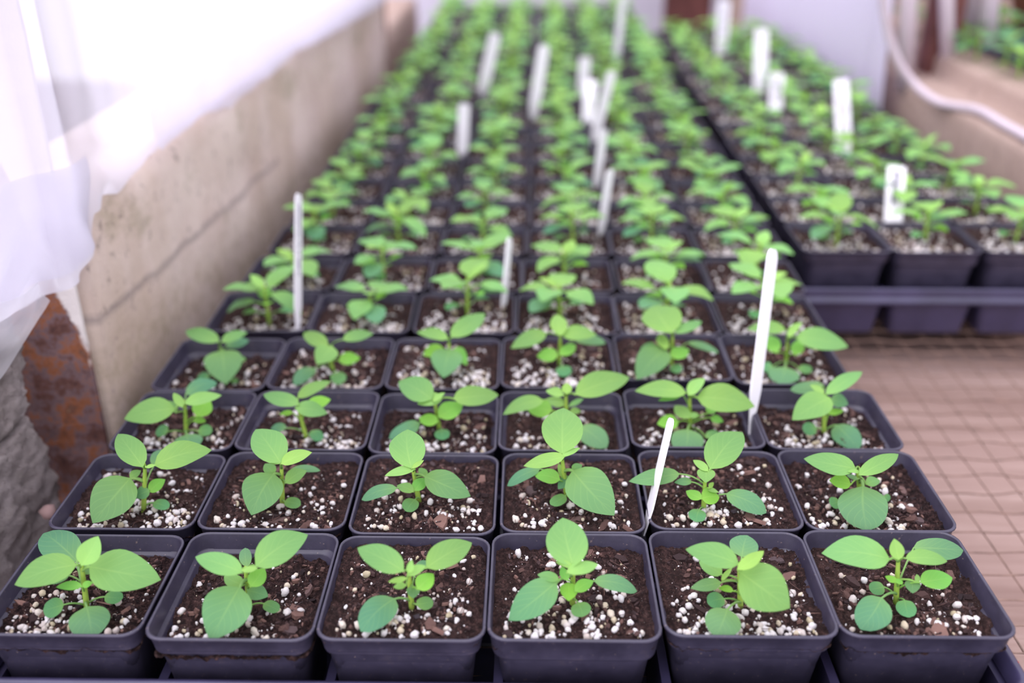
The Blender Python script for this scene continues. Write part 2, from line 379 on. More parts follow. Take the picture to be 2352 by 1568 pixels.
def tone(k, rnd):
    c = TONE[k]; s = rnd.uniform(.9, 1.1); w = rnd.uniform(-.02, .02)
    return (max(0, c[0]*s+w), c[1]*s, max(0, c[2]*s-w), 1)
def stem_mesh(a, b, c, r0=0.0017, r1=0.0011, fine=True):
    mb = MB(); pts = [a, a.lerp(b, .35), a.lerp(b, .7), b, c]
    mb.tube(pts, [r0, r0*.95, (r0+r1)/2, r1, r1*.6], 8 if fine else 5)
    return mb.me('stem', M['stem'])

# hand-placed seedlings of the four nearest rows; leaf = (base x,y, tip x,y, width, base height cm, tip height cm, tone) in enlarged crop pixels
S392 = 2352/600.0
PL = {}
def plant(key, org, base, apex, leaves, sc=S392): PL[key] = (org, base, apex, leaves, sc)
A1, A2, A3, A4, A5 = (0, 1168), (400, 1168), (1000, 1168), (1400, 1168), (1752, 1168)
plant((0, 0), A1, (775, 900), (735, 500), [(690, 505, 130, 685, 270, 3.3, 2.5, 'A'), (805, 520, 1450, 640, 390, 3.0, 2.2, 'A'), (735, 510, 885, 245, 205, 3.8, 4.8, 'Y'), (690, 470, 390, 222, 330, 1.8, 2.2, 'O'),
  (625, 600, 395, 640, 120, 2.0, 1.8, 'A'), (740, 700, 505, 705, 85, 2.2, 2.1, 'B'), (740, 692, 838, 665, 62, 2.2, 2.3, 'B'), (572, 862, 390, 915, 155, .8, .6, 'C'), (942, 790, 1108, 800, 112, .8, .8, 'C'), (780, 880, 830, 1160, 385, 1.0, .5, 'O'), (760, 590, 850, 478, 95, 2.2, 2.5, 'O')])
plant((0, 1), A2, (678, 905), (645, 560), [(735, 518, 1205, 232, 290, 4.0, 4.5, 'A'), (615, 575, 190, 432, 205, 3.9, 4.0, 'A'), (590, 705, 325, 1186, 425, 2.4, 1.0, 'A'), (615, 556, 755, 535, 60, 4.1, 4.2, 'Y'), (655, 520, 640, 352, 115, 2.0, 2.3, 'O'),
  (620, 690, 450, 605, 130, 2.0, 2.1, 'A'), (690, 700, 815, 535, 155, 2.5, 2.9, 'B'), (660, 735, 848, 790, 155, 1.8, 1.6, 'A'), (806, 852, 946, 915, 108, .7, .6, 'C')])
plant((0, 2), (700, 1200), (1050, 840), (1020, 500), [(968, 475, 515, 245, 262, 3.6, 3.8, 'A'), (1190, 440, 1636, 195, 265, 3.3, 3.4, 'A'), (1015, 490, 1048, 358, 72, 3.7, 4.4, 'Y'), (1010, 515, 1185, 420, 95, 3.5, 3.7, 'Y'), (1000, 545, 815, 578, 62, 3.2, 3.0, 'Y'),
  (990, 615, 866, 630, 70, 2.6, 2.5, 'Y'), (1105, 650, 1262, 500, 175, 2.4, 2.8, 'B'), (1085, 480, 1190, 372, 95, 2.0, 2.3, 'O'), (1062, 618, 1062, 742, 135, 1.8, 1.5, 'A'), (882, 742, 548, 1062, 300, 1.2, .7, 'O'), (1092, 800, 1256, 770, 122, .8, .7, 'C')], 1917/450)
plant((0, 3), A3, (1235, 850), (1240, 525), [(1240, 525, 1145, 80, 372, 3.8, 4.8, 'A'), (1185, 575, 1466, 500, 125, 3.7, 3.5, 'Y'), (1235, 527, 1083, 480, 62, 3.8, 3.9, 'Y'), (1190, 645, 1135, 520, 82, 2.3, 2.7, 'B'), (1090, 662, 658, 1006, 310, 2.2, .8, 'A'),
  (1112, 640, 918, 592, 92, 2.3, 2.3, 'A'), (1195, 665, 1200, 832, 165, 1.9, 1.4, 'B'), (1258, 742, 1425, 648, 115, 1.8, 2.0, 'B'), (1430, 648, 1816, 742, 145, 2.0, 1.0, 'O'), (1285, 845, 1330, 972, 168, .8, .5, 'C')])
plant((0, 4), A4, (1190, 890), (1170, 535), [(1162, 498, 683, 365, 222, 3.8, 3.9, 'A'), (1190, 432, 1240, 238, 265, 2.6, 3.0, 'O'), (1155, 548, 1390, 378, 122, 3.8, 4.3, 'Y'), (1175, 570, 1625, 895, 420, 3.2, 2.0, 'A'), (1012, 592, 805, 475, 132, 2.2, 2.4, 'A'),
  (1002, 662, 728, 715, 122, 2.0, 1.8, 'A'), (1115, 738, 978, 715, 62, 1.6, 1.6, 'B'), (1008, 645, 1105, 528, 48, 2.0, 2.5, 'Y'), (1032, 808, 882, 850, 142, .9, .8, 'C'), (1062, 902, 958, 1155, 335, 1.0, .5, 'O')])
plant((0, 5), A5, (1210, 840), (1220, 465), [(1142, 452, 528, 400, 292, 3.6, 3.5, 'A'), (1222, 458, 1183, 268, 132, 3.9, 4.7, 'Y'), (1285, 445, 1662, 472, 142, 3.6, 2.9, 'A'), (1360, 350, 1805, 375, 195, 2.2, 2.0, 'O'), (1420, 660, 1708, 620, 190, 1.9, 1.8, 'B'),
  (1350, 640, 1350, 762, 180, 1.7, 1.3, 'A'), (1392, 662, 1388, 588, 52, 1.8, 2.1, 'Y'), (1205, 655, 1100, 608, 62, 2.0, 2.1, 'B'), (1198, 662, 1258, 650, 62, 2.0, 1.9, 'B'), (1092, 702, 960, 725, 122, .9, .8, 'C'), (1072, 800, 880, 1086, 335, 1.3, .5, 'O'), (1278, 822, 1312, 978, 168, .7, .5, 'C')])
B1, B2, B3, B4, B5 = (50, 930), (500, 930), (1000, 900), (1400, 900), (1752, 900)
plant((1, 0), B1, (1082, 945), (1110, 560), [(1088, 557, 866, 260, 245, 3.9, 4.8, 'A'), (1195, 542, 1712, 405, 232, 3.8, 3.9, 'A'), (978, 658, 638, 1064, 372, 2.5, 1.0, 'A'), (975, 655, 1074, 588, 72, 2.5, 2.7, 'A'), (1118, 560, 1208, 538, 32, 3.9, 4.0, 'Y'),
  (1150, 768, 1015, 830, 115, 1.6, 1.4, 'A'), (1148, 782, 1292, 668, 112, 1.5, 1.9, 'B'), (1188, 875, 1326, 922, 98, .6, .5, 'C'), (1190, 545, 1265, 400, 125, 1.8, 2.2, 'O')])
plant((1, 1), B2, (575, 880), (575, 560), [(565, 522, 343, 218, 312, 3.9, 4.7, 'A'), (572, 528, 850, 425, 122, 3.9, 4.2, 'Y'), (572, 520, 458, 515, 34, 3.9, 3.9, 'Y'), (505, 618, 303, 992, 355, 2.4, .9, 'A'), (505, 622, 425, 528, 112, 2.3, 2.6, 'A'),
  (612, 702, 802, 588, 125, 2.0, 2.3, 'A'), (648, 592, 924, 590, 68, 1.6, 1.5, 'O'), (603, 868, 747, 900, 98, .6, .5, 'C')])
plant((1, 2), B2, (1820, 855), (1760, 585), [(1742, 567, 1710, 218, 325, 3.7, 4.6, 'A'), (1775, 578, 1503, 637, 82, 3.6, 3.2, 'Y'), (1748, 568, 1857, 494, 42, 3.7, 4.0, 'Y'), (1862, 640, 2278, 822, 245, 2.2, 1.2, 'A'), (1612, 745, 1296, 852, 115, 1.6, .8, 'O'),
  (1762, 782, 1612, 725, 95, 1.5, 1.5, 'A'), (1772, 772, 1868, 655, 115, 1.5, 1.8, 'B'), (1882, 642, 1813, 566, 72, 1.9, 2.1, 'A'), (1778, 848, 1698, 958, 130, .6, .4, 'C')])
plant((1, 3), B3, (1195, 950), (1140, 595), [(1140, 555, 1152, 142, 372, 3.8, 4.8, 'A'), (1165, 580, 793, 666, 128, 3.7, 3.0, 'Y'), (1138, 578, 1303, 504, 56, 3.7, 3.9, 'Y'), (1235, 708, 1612, 1112, 385, 2.3, .9, 'A'), (1228, 695, 1322, 655, 70, 2.2, 2.3, 'A'),
  (1122, 792, 893, 750, 135, 1.6, 1.5, 'B'), (940, 690, 648, 845, 105, 1.8, .9, 'O'), (1205, 758, 1105, 875, 112, 1.5, 1.1, 'A'), (1172, 932, 1036, 1012, 98, .6, .5, 'C'), (1135, 765, 1108, 640, 52, 1.6, 2.0, 'Y')])
plant((1, 4), B4, (850, 1060), (860, 805), [(905, 692, 1198, 362, 305, 3.0, 3.6, 'A'), (888, 712, 752, 612, 72, 2.9, 3.1, 'Y'), (875, 690, 866, 818, 245, 2.9, 2.5, 'A'), (630, 735, 172, 805, 155, 2.2, 1.7, 'A'), (742, 808, 582, 815, 72, 1.8, 1.7, 'A'),
  (828, 962, 688, 890, 95, 1.4, 1.5, 'B'), (828, 955, 990, 945, 155, 1.4, 1.3, 'B'), (1052, 915, 1412, 1087, 185, 1.3, .7, 'O'), (900, 865, 937, 812, 44, 1.8, 2.0, 'Y'), (808, 1055, 780, 1168, 150, .6, .4, 'C'), (870, 862, 985, 905, 42, 1.7, 1.6, 'Y')])
plant((1, 5), B5, (890, 920), (850, 745), [(838, 692, 368, 600, 195, 3.2, 3.3, 'A'), (868, 748, 1222, 558, 155, 3.2, 3.6, 'A'), (872, 722, 762, 715, 38, 3.2, 3.2, 'Y'), (792, 832, 596, 795, 130, 2.0, 2.1, 'B'), (932, 832, 1057, 795, 98, 1.6, 1.7, 'A'),
  (855, 785, 758, 748, 42, 1.9, 2.0, 'O'), (905, 848, 935, 1248, 452, 1.9, .7, 'O'), (692, 985, 607, 1012, 112, .7, .6, 'C'), (1090, 938, 1147, 965, 82, .7, .6, 'C')])
C1, C2, C3, C4 = (200, 700), (600, 700), (1050, 700), (1500, 700)
plant((2, 0), C1, (885, 1170), (880, 890), [(790, 935, 333, 1027, 225, 3.0, 2.6, 'A'), (882, 888, 1212, 813, 112, 3.6, 3.5, 'Y'), (862, 922, 778, 792, 82, 3.4, 4.0, 'Y'), (990, 1002, 1095, 838, 175, 1.8, 2.6, 'B'), (890, 800, 1167, 695, 135, 2.2, 2.4, 'O'),
  (955, 1038, 1072, 1050, 64, 1.2, 1.1, 'B'), (727, 1140, 622, 1130, 105, .7, .7, 'C'), (1000, 1135, 1128, 1130, 98, .7, .7, 'C'), (895, 1165, 930, 1305, 295, .9, .5, 'O'), (800, 970, 720, 865, 84, 2.2, 2.6, 'A')])
plant((2, 1), C1, (1985, 1200), (1900, 925), [(1908, 897, 1588, 805, 135, 3.4, 3.4, 'A'), (1895, 835, 2194, 688, 105, 2.8, 3.2, 'A'), (1985, 905, 2195, 850, 115, 2.7, 2.8, 'B'), (1875, 930, 2165, 975, 145, 3.2, 2.4, 'A'), (1852, 968, 1732, 985, 48, 2.0, 1.9, 'B'),
  (1792, 1108, 1655, 1110, 84, 1.1, .9, 'O'), (2035, 1128, 2102, 1222, 105, .6, .4, 'C')])
plant((2, 2), C2, (1615, 1130), (1560, 855), [(1535, 852, 1238, 688, 235, 3.4, 3.9, 'A'), (1730, 842, 2138, 810, 185, 3.0, 2.8, 'A'), (1630, 838, 1405, 892, 120, 3.4, 3.1, 'Y'), (1600, 1012, 1815, 888, 165, 1.8, 2.2, 'B'), (1592, 1052, 1418, 1018, 115, 1.5, 1.5, 'B'),
  (1425, 1058, 1152, 1203, 135, 1.2, .6, 'O'), (1620, 1118, 1642, 1213, 130, .6, .4, 'C'), (1550, 870, 1655, 790, 50, 3.5, 3.8, 'Y')])
plant((2, 3), C3, (985, 1110), (980, 805), [(1065, 805, 1552, 653, 225, 3.3, 3.4, 'A'), (985, 802, 985, 702, 92, 3.4, 3.9, 'Y'), (955, 815, 798, 772, 84, 3.3, 3.3, 'Y'), (775, 858, 412, 988, 135, 2.6, 1.9, 'A'), (962, 905, 800, 848, 95, 1.9, 2.0, 'A'),
  (855, 952, 626, 930, 165, 1.6, 1.5, 'B'), (1008, 912, 1138, 842, 48, 1.8, 2.0, 'A'), (1105, 1095, 1348, 1285, 205, 1.0, .5, 'O'), (1015, 962, 1115, 958, 64, 1.5, 1.5, 'A')])
plant((2, 4), C4, (340, 1120), (330, 825), [(298, 792, -165, 775, 155, 3.4, 3.1, 'A'), (262, 802, 45, 862, 62, 3.0, 2.6, 'B'), (318, 812, 467, 662, 115, 3.4, 4.2, 'Y'), (395, 832, 917, 915, 255, 3.1, 2.6, 'A'), (325, 1022, 196, 905, 115, 1.6, 1.9, 'A'),
  (228, 1050, 36, 1072, 135, 1.2, 1.1, 'B'), (328, 1012, 413, 982, 52, 1.6, 1.7, 'Y'), (495, 975, 545, 915, 95, 1.4, 1.7, 'B'), (520, 1012, 634, 1052, 72, 1.1, 1.0, 'B'), (310, 1118, 278, 1350, 295, 1.0, .5, 'O'), (478, 1192, 594, 1150, 74, .6, .6, 'C')])
plant((2, 5), C4, (1548, 1165), (1540, 835), [(1595, 838, 1252, 1037, 255, 3.3, 2.4, 'A'), (1558, 805, 1884, 602, 135, 3.5, 4.1, 'A'), (1532, 805, 1415, 718, 64, 3.5, 3.8, 'Y'), (1535, 722, 1236, 767, 115, 2.6, 2.4, 'O'), (1600, 850, 1758, 892, 125, 2.4, 2.2, 'A'),
  (1578, 982, 1718, 950, 64, 1.6, 1.7, 'B'), (1472, 1108, 1347, 1120, 112, .7, .6, 'C'), (1648, 1078, 1855, 1295, 215, .9, .4, 'O')])
plant((3, 0), C1, (1215, 600), (1195, 388), [(1188, 332, 888, 232, 135, 3.3, 3.3, 'A'), (1212, 332, 1444, 248, 95, 3.3, 3.6, 'A'), (1250, 372, 1455, 318, 84, 2.4, 2.5, 'O'), (1215, 408, 1250, 718, 345, 2.5, 1.1, 'A'), (1345, 502, 1432, 488, 64, 1.5, 1.5, 'A'), (1102, 640, 996, 650, 64, .6, .5, 'C'), (1300, 680, 1358, 690, 52, .6, .5, 'C')])
plant((3, 1), C2, (655, 600), (600, 385), [(592, 382, 382, 248, 135, 3.0, 3.3, 'A'), (735, 312, 1010, 260, 105, 3.2, 3.2, 'A'), (645, 378, 500, 535, 195, 2.9, 2.3, 'A'), (698, 502, 893, 478, 115, 1.6, 1.6, 'B'), (482, 568, 297, 723, 125, 1.0, .6, 'O'), (668, 608, 712, 713, 130, .6, .4, 'C')])
plant((3, 2), C2, (1700, 600), (1690, 335), [(1682, 306, 1402, 248, 105, 3.3, 3.3, 'A'), (1708, 292, 2014, 76, 165, 3.3, 3.9, 'A'), (1700, 398, 1638, 658, 285, 2.2, 1.0, 'A'), (1642, 392, 1456, 452, 125, 1.8, 1.5, 'B'), (1758, 378, 1852, 545, 115, 1.8, 1.2, 'B')])
plant((3, 3), C3, (920, 530), (930, 275), [(802, 252, 482, 392, 145, 2.8, 2.0, 'A'), (930, 278, 900, 86, 155, 3.2, 4.0, 'Y'), (945, 272, 1255, 270, 135, 3.1, 2.9, 'A'), (1058, 312, 1338, 342, 95, 1.8, 1.6, 'O'), (908, 450, 717, 460, 125, 1.5, 1.3, 'B'), (928, 452, 1064, 356, 105, 1.5, 1.8, 'B'), (940, 548, 980, 643, 130, .6, .4, 'C')])
plant((3, 4), C3, (1930, 560), (1940, 265), [(1930, 252, 1775, 5, 335, 3.6, 4.2, 'A'), (1958, 252, 2204, 148, 95, 3.5, 3.7, 'A'), (1872, 398, 1617, 674, 265, 2.0, .9, 'A'), (1880, 402, 1830, 256, 105, 2.2, 2.7, 'Y'), (1802, 370, 1646, 400, 84, 1.9, 1.8, 'A'), (1928, 472, 2084, 398, 125, 1.5, 1.7, 'B'), (2078, 338, 2354, 432, 66, 1.6, 1.2, 'O'), (1928, 552, 2014, 602, 84, .6, .5, 'C')])
plant((3, 5), C4, (1200, 540), (1210, 325), [(1192, 222, 846, 220, 115, 3.3, 3.2, 'A'), (1285, 292, 1758, 377, 195, 3.2, 2.5, 'A'), (1218, 292, 1344, 156, 74, 3.4, 3.9, 'Y'), (1288, 452, 1302, 318, 125, 1.6, 2.3, 'B'), (1112, 432, 1000, 268, 135, 1.7, 2.2, 'B'), (1190, 558, 1150, 714, 285, .8, .4, 'O'), (1308, 570, 1434, 590, 74, .6, .6, 'C'), (1072, 560, 986, 560, 95, .7, .6, 'C')])

def build_hand(key, root, zs):
    org, base, apex, leaves, sc = PL[key]; rnd = random.Random(hash(key) & 0xffff); O = root.location.copy()
    P = lambda x, y: (org[0]+x/sc, org[1]+y/sc)
    b = at(*P(*base), zs); hm = max(l[5] for l in leaves if l[7] in 'AY')*CM
    a = at_y(*P(*apex), b.y); a.z = max(a.z, zs+0.018); 
    st = link('stem', stem_mesh(b-O-V((0, 0, .006)), a-O, a-O+V((0, 0, .003))), root)
    for k, (bx, by, tx, ty, w, hb, ht, kd) in enumerate(leaves):
        B = at(*P(bx, by), zs+hb*CM); T = at(*P(tx, ty), zs+ht*CM); ax = (T-B); L = ax.length; m = ax/L
        n0 = V((0, 0, 1))*0.5+(EYE-B).normalized()*0.5; n = (n0-m*n0.dot(m)).normalized(); d = m.cross(n); mid = B.lerp(T, .42)
        p0, p1 = proj(mid-d*.005), proj(mid+d*.005); q0, q1 = proj(B), proj(T); dirn = (q1-q0).normalized(); perp = V((-dirn.y, dirn.x))
        vis = abs((p1-p0).dot(perp))/.01
        hw = min(0.5*w/sc/max(vis, 1e-3), L*0.62 if kd in 'CO' else L*0.52)
        hh = min(max(hb*CM-.004-0.25*hm*0, .002)*0.62, (a.z-zs)*0.98) if kd in 'OCB' else min(hb*CM*0.86, (a.z-zs)*0.97)
        pet = b.lerp(a, min(1, hh/max(a.z-zs, 1e-4)))
        bow = {'A': .07, 'Y': .04, 'B': .05, 'O': .09, 'C': .04}[kd]
        lf = link('leaf', leaf_mesh(B-O, T-O, hw, n, kd, pet-O, bow, {'A': .14, 'Y': .28, 'B': .12, 'O': -.10, 'C': .02}[kd], seed=k+37*key[1]+401*key[0]), st)
        lf.color = tone('M' if kd == 'A' and hb < 2.6 and ht < hb else kd, rnd)

def proc_plant(seed, fine=True):
    """a seedling kind for the blurred rows: list of (mesh, tone) and a stem mesh, local to the soil surface"""
    rnd = random.Random(900+seed); h = rnd.uniform(.026, .036); top = V((rnd.uniform(-.004, .004), rnd.uniform(-.004, .004), h)); zero = V((0, 0, -.004))
    st = stem_mesh(zero, top, top+V((0, 0, .003)), fine=fine); out = []
    az = rnd.uniform(0, 6.28)
    def add(az, hz, pl, L, w, rise, kd):
        d = V((math.cos(az), math.sin(az), 0)); p = V((top.x*hz/h, top.y*hz/h, hz)); B = p+d*pl+V((0, 0, pl*.55)); T = B+d*L*math.cos(rise)+V((0, 0, L*math.sin(rise)))
        out.append((leaf_mesh(B, T, w, V((0, 0, 1)), kd, p, .08, .12, seed=rnd.randint(0, 999), fine=fine), kd))
    for k in range(2): add(az+k*3.0+rnd.uniform(-.4, .4), h*.92, rnd.uniform(.004, .008), rnd.uniform(.028, .036), rnd.uniform(.0105, .0138), rnd.uniform(-.15, .35), 'A')
    add(az+1.5+rnd.uniform(-.4, .4), h*.80, rnd.uniform(.006, .010), rnd.uniform(.026, .034), rnd.uniform(.0095, .013), rnd.uniform(-.5, .1), 'A')
    add(az-1.6+rnd.uniform(-.4, .4), h*.97, .002, rnd.uniform(.014, .022), rnd.uniform(.005, .008), rnd.uniform(.3, .9), 'Y')
    add(az-1.2+rnd.uniform(-.6, .6), h*.5, .010, rnd.uniform(.022, .028), rnd.uniform(.009, .012), rnd.uniform(-.5, 0), 'O')
    add(az+.8, h*.55, .007, rnd.uniform(.014, .02), rnd.uniform(.006, .008), rnd.uniform(-.2, .4), 'B')
    add(az+4.6, h*.7, rnd.uniform(.008, .012), rnd.uniform(.024, .03), rnd.uniform(.0095, .012), rnd.uniform(-.4, .2), 'A')
    add(az+3.9, h*.5, .007, rnd.uniform(.014, .018), rnd.uniform(.006, .008), rnd.uniform(-.2, .4), 'B')
    if fine:
        add(az+2.2, h*.2, .010, .012, .0058, -.15, 'C'); add(az+5.3, h*.2, .010, .012, .0058, -.15, 'C')
    return st, out
NP = 12
PROC = [proc_plant(k) for k in range(NP)]
PROCFAR = [proc_plant(k+50, False) for k in range(8)]

ORD = ['first', 'second', 'third', 'fourth', 'fifth', 'sixth', 'seventh', 'eighth', 'ninth', 'tenth', 'eleventh', 'twelfth', 'thirteenth', 'fourteenth', 'fifteenth', 'sixteenth', 'seventeenth', 'eighteenth', 'nineteenth',
       'twentieth', 'twenty-first', 'twenty-second', 'twenty-third', 'twenty-fourth', 'twenty-fifth', 'twenty-sixth', 'twenty-seventh', 'twenty-eighth']
def make_pot(center, sx, sy, depth, idx, label, group, hand=None, rot=0.0, rim=RIM, scale=1.0, far=False, rnd=random):
    root = empty('potted_seedling', (center.x, center.y, rim-0.087), rot)
    tag(root, label, 'potted plant', group)
    p = link('pot', POTS[idx % 3 if hand is None or hand[0] else (0, 0, 0, 1, 0, 2)[hand[1]]], root); p.scale = (sx, sy, 1.0)
    so = link('soil', SOILS[idx % NV], root, (0, 0, .087-depth)); so.scale = (sx*.97, sy*.97, 1)
    q = 0 if hand else 0
    pe = link('perlite', PERL[idx % NV], so); tag(pe, 'white perlite granules', kind='stuff')
    bk = link('bark_chips', BARK[idx % NV], so); tag(bk, 'brown bark chips', kind='stuff')
    if hand is not None:
        build_hand(hand, root, rim-depth)
        for px, py, h, r_ in CRUMB.get(hand, []):
            c_ = link('soil_crumb', mesh('soil_crumb', [V((v.x*1.2, v.y*.8, v.z*.5))*r_*(1+.4*noise.noise(v*2.1)) for v in ICO[0]], ICO[1], M['bark']), root, at(px, py, rim-depth+h*CM+.0012)-root.location); c_['label'] = 'brown soil crumb on a leaf'
    else:
        st, lv = (PROCFAR[idx % len(PROCFAR)] if far else PROC[idx % NP]); z = .087-depth
        s = link('stem', st, root, (rnd.uniform(-.005, .005), rnd.uniform(-.005, .005), z)); s.rotation_euler.z = rnd.uniform(0, 6.28); s.scale = (scale,)*3
        for me, kd in lv:
            l = link('leaf', me, s); l.color = tuple(min(1, x*1.25) for x in tone(kd, rnd))  # leaf colour lifted to imitate the brightness of the blurred farther rows
    return root

# measured rims of the four nearest rows: per pot (left x, right x, front y, back y) in photograph pixels, and depth of the soil in cm
CRUMB = {(0, 2): [(842, 1411, .85, .0016), (852, 1419, .85, .0007)], (2, 3): [(1346, 1001, .7, .0011)], (2, 5): [(1936, 1009, .6, .0009), (1941, 1016, .6, .0007), (1932, 1006, .6, .0006)]}
ROWS = [
 [(-75, 316, 1458, 1224), (318, 716, 1469, 1214), (717, 1115, 1470, 1229), (1116, 1527, 1471, 1223), (1528, 1938, 1462, 1219), (1936, 2350, 1463, 1217)],
 [(96, 439, 1214, 1040), (441, 790, 1215, 1036), (793, 1138, 1226, 1042), (1146, 1488, 1222, 1040), (1494, 1856, 1216, 1034), (1857, 2210, 1219, 1029)],
 [(237, 527, 1033, 901), (529, 838, 1032, 899), (840, 1140, 1040, 906), (1142, 1449, 1034, 900), (1452, 1766, 1027, 897), (1768, 2086, 1031, 893)],
 [(336, 602, 895, 774), (604, 877, 892, 774), (879, 1146, 893, 776), (1148, 1422, 890, 770), (1424, 1691, 872, 766), (1693, 1963, 882, 765)]]
DEPTH = [[1.3, 1.5, .55, .85, 1.05, 1.2], [1.0, .65, .3, .4, .45, 1.0], [1.3, 1.4, 1.4, 1.4, 1.5, 1.5], [1.6, 1.0, .4, .45, .5, 1.0]]
LOOK = [
 ['black pot cut by the left photo edge, wide-spread leaves, front row', 'black pot with one broad leaf drooping over its front rim, front row', 'black pot with a spotted leaf at lower left, third in the front row', 'black pot with one tall upright oval leaf at its back, fourth in the front row', 'black pot whose big right leaf hides half its stem, fifth in the front row', 'black pot at the right end of the front row, dark round leaf at its corner'],
 ['black pot at the left end of the second row, beside the rusty post', 'black pot with a big heart-shaped leaf drooping at lower left, second in second row', 'black pot filled high with soil, tall oval top leaf, third in second row', 'black pot with a large oval top leaf just left of the leaning label, second row', 'black pot just right of the nearest leaning label, long leaf crossing behind it', 'black pot at the right end of the second row, big round front leaf'],
 ['black pot at the left end of the third row, just behind the rusty post', 'black pot with a seedling leaning left, second in the third row', 'black pot with a long leaf reaching over its right rim, third in the third row', 'black pot with a long right-pointing leaf, fourth in the third row', 'black pot holding the tallest white label at its right edge, third row', 'black pot at the right end of the third row, deep inside wall beside wire mesh'],
 ['black pot at the left end of the fourth row, heart-shaped leaf facing front', 'black pot with a dark leaf at lower left, second in the fourth row', 'black pot with a long leaf raised to the right, third in the fourth row', 'black pot with leaves spread like a wide star, fourth in the fourth row', 'black pot with a big pale top leaf, fifth in the fourth row', 'black pot at the right end of the fourth row, partly behind the tall white label']]
idx = 0
GM = 'potted seedlings in the wide left block'
for r, row in enumerate(ROWS):
    for c, (xl, xr, yf, yb) in enumerate(row):
        a, b = at(xl, yf, RIM), at(xr, yf, RIM); k = at((xl+xr)/2, yb, RIM)
        cx = (a.x+b.x)/2; yF = (a.y+b.y)/2; yB = k.y
        sx = (b.x-a.x)/.0886*0.997; sy = min(max((yB-yF)/.0886, .96), 1.04)
        make_pot(V((cx, yF+.0443*sy, 0)), sx, sy, DEPTH[r][c]*CM, [4, 1, 5, 0, 2, 7, 6, 3, 7, 3, 5, 1, 8, 6, 2, 0, 2, 8, 1, 4, 6, 2, 3, 5][idx], LOOK[r][c], GM, hand=(r, c))
        idx += 1
rnd = random.Random(5)
def lerp_tab(t, tab):
    for (a, va), (b, vb) in zip(tab, tab[1:]):
        if t <= b: return va+(vb-va)*max(0, (t-a))/(b-a)
    return tab[-1][1]
SHIFT = [(0, 0), (.67, .001), (.78, .008), (.88, .014), (1.05, .020), (1.6, .024), (2.4, .036), (3, .04)]
NROW = 28
POS = {}
for r in range(4, NROW):
    yF = .771+.0932*(r-4)+(.004 if r >= 6 else 0); sh = lerp_tab(yF, SHIFT)
    tray_j = random.Random(r//3).uniform(-.003, .003) if r > 8 else 0
    for c in range(6):
        x = -.0175+sh+tray_j+(c-2.5)*.0893+rnd.uniform(-.001, .001); y = yF+.0443+rnd.uniform(-.0012, .0012)
        sc = 1.0+0.20*min(1, max(0, (r-9)/9))+rnd.uniform(-.08, .05)
        lab = 'black potted seedling, %s from the left in the %s row from the front, wide block' % (ORD[c], ORD[r])
        if c == 0: lab = 'black potted seedling at the left end of the %s row, by the concrete wall' % ORD[r]
        if c == 5: lab = 'black potted seedling at the right end of the %s row of the wide block' % ORD[r]
        POS[(r, c)] = make_pot(V((x, y, 0)), rnd.uniform(.985, 1.0), rnd.uniform(.985, 1.0), rnd.uniform(.4, 1.3)*CM, rnd.randint(0, 999), lab, GM, rot=rnd.uniform(-.02, .02), scale=sc, far=r > 13, rnd=rnd)
GR = 'potted seedlings in the narrow right block'
RRIM = 0.0945; RX0 = .2785
def rblock(r, c): return V((RX0+.0465+c*.0928+.0010*r, .957+.0443+.0935*r, 0))
WH = ['left', 'middle', 'right']
for r in range(16):
    for c in range(3):
        p = rblock(r, c)+V((rnd.uniform(-.001, .001), rnd.uniform(-.001, .001), 0)); sc = 1.03+.008*r+rnd.uniform(-.06, .05)
        lab = 'black potted seedling in the %s column, %s row from the front, narrow right block' % (WH[c], ORD[r])
        if r == 0: lab = ['black potted seedling at the near left corner of the raised right tray', 'black potted seedling, middle of the right tray\'s front, below the written label', 'black potted seedling at the right photo edge, front of the right tray'][c]
        make_pot(p, 1.03, 1.03, rnd.uniform(.5, 1.1)*CM, rnd.randint(0, 999), lab, GR, rot=rnd.uniform(-.02, .02), rim=RRIM, scale=sc, far=r > 8, rnd=rnd)

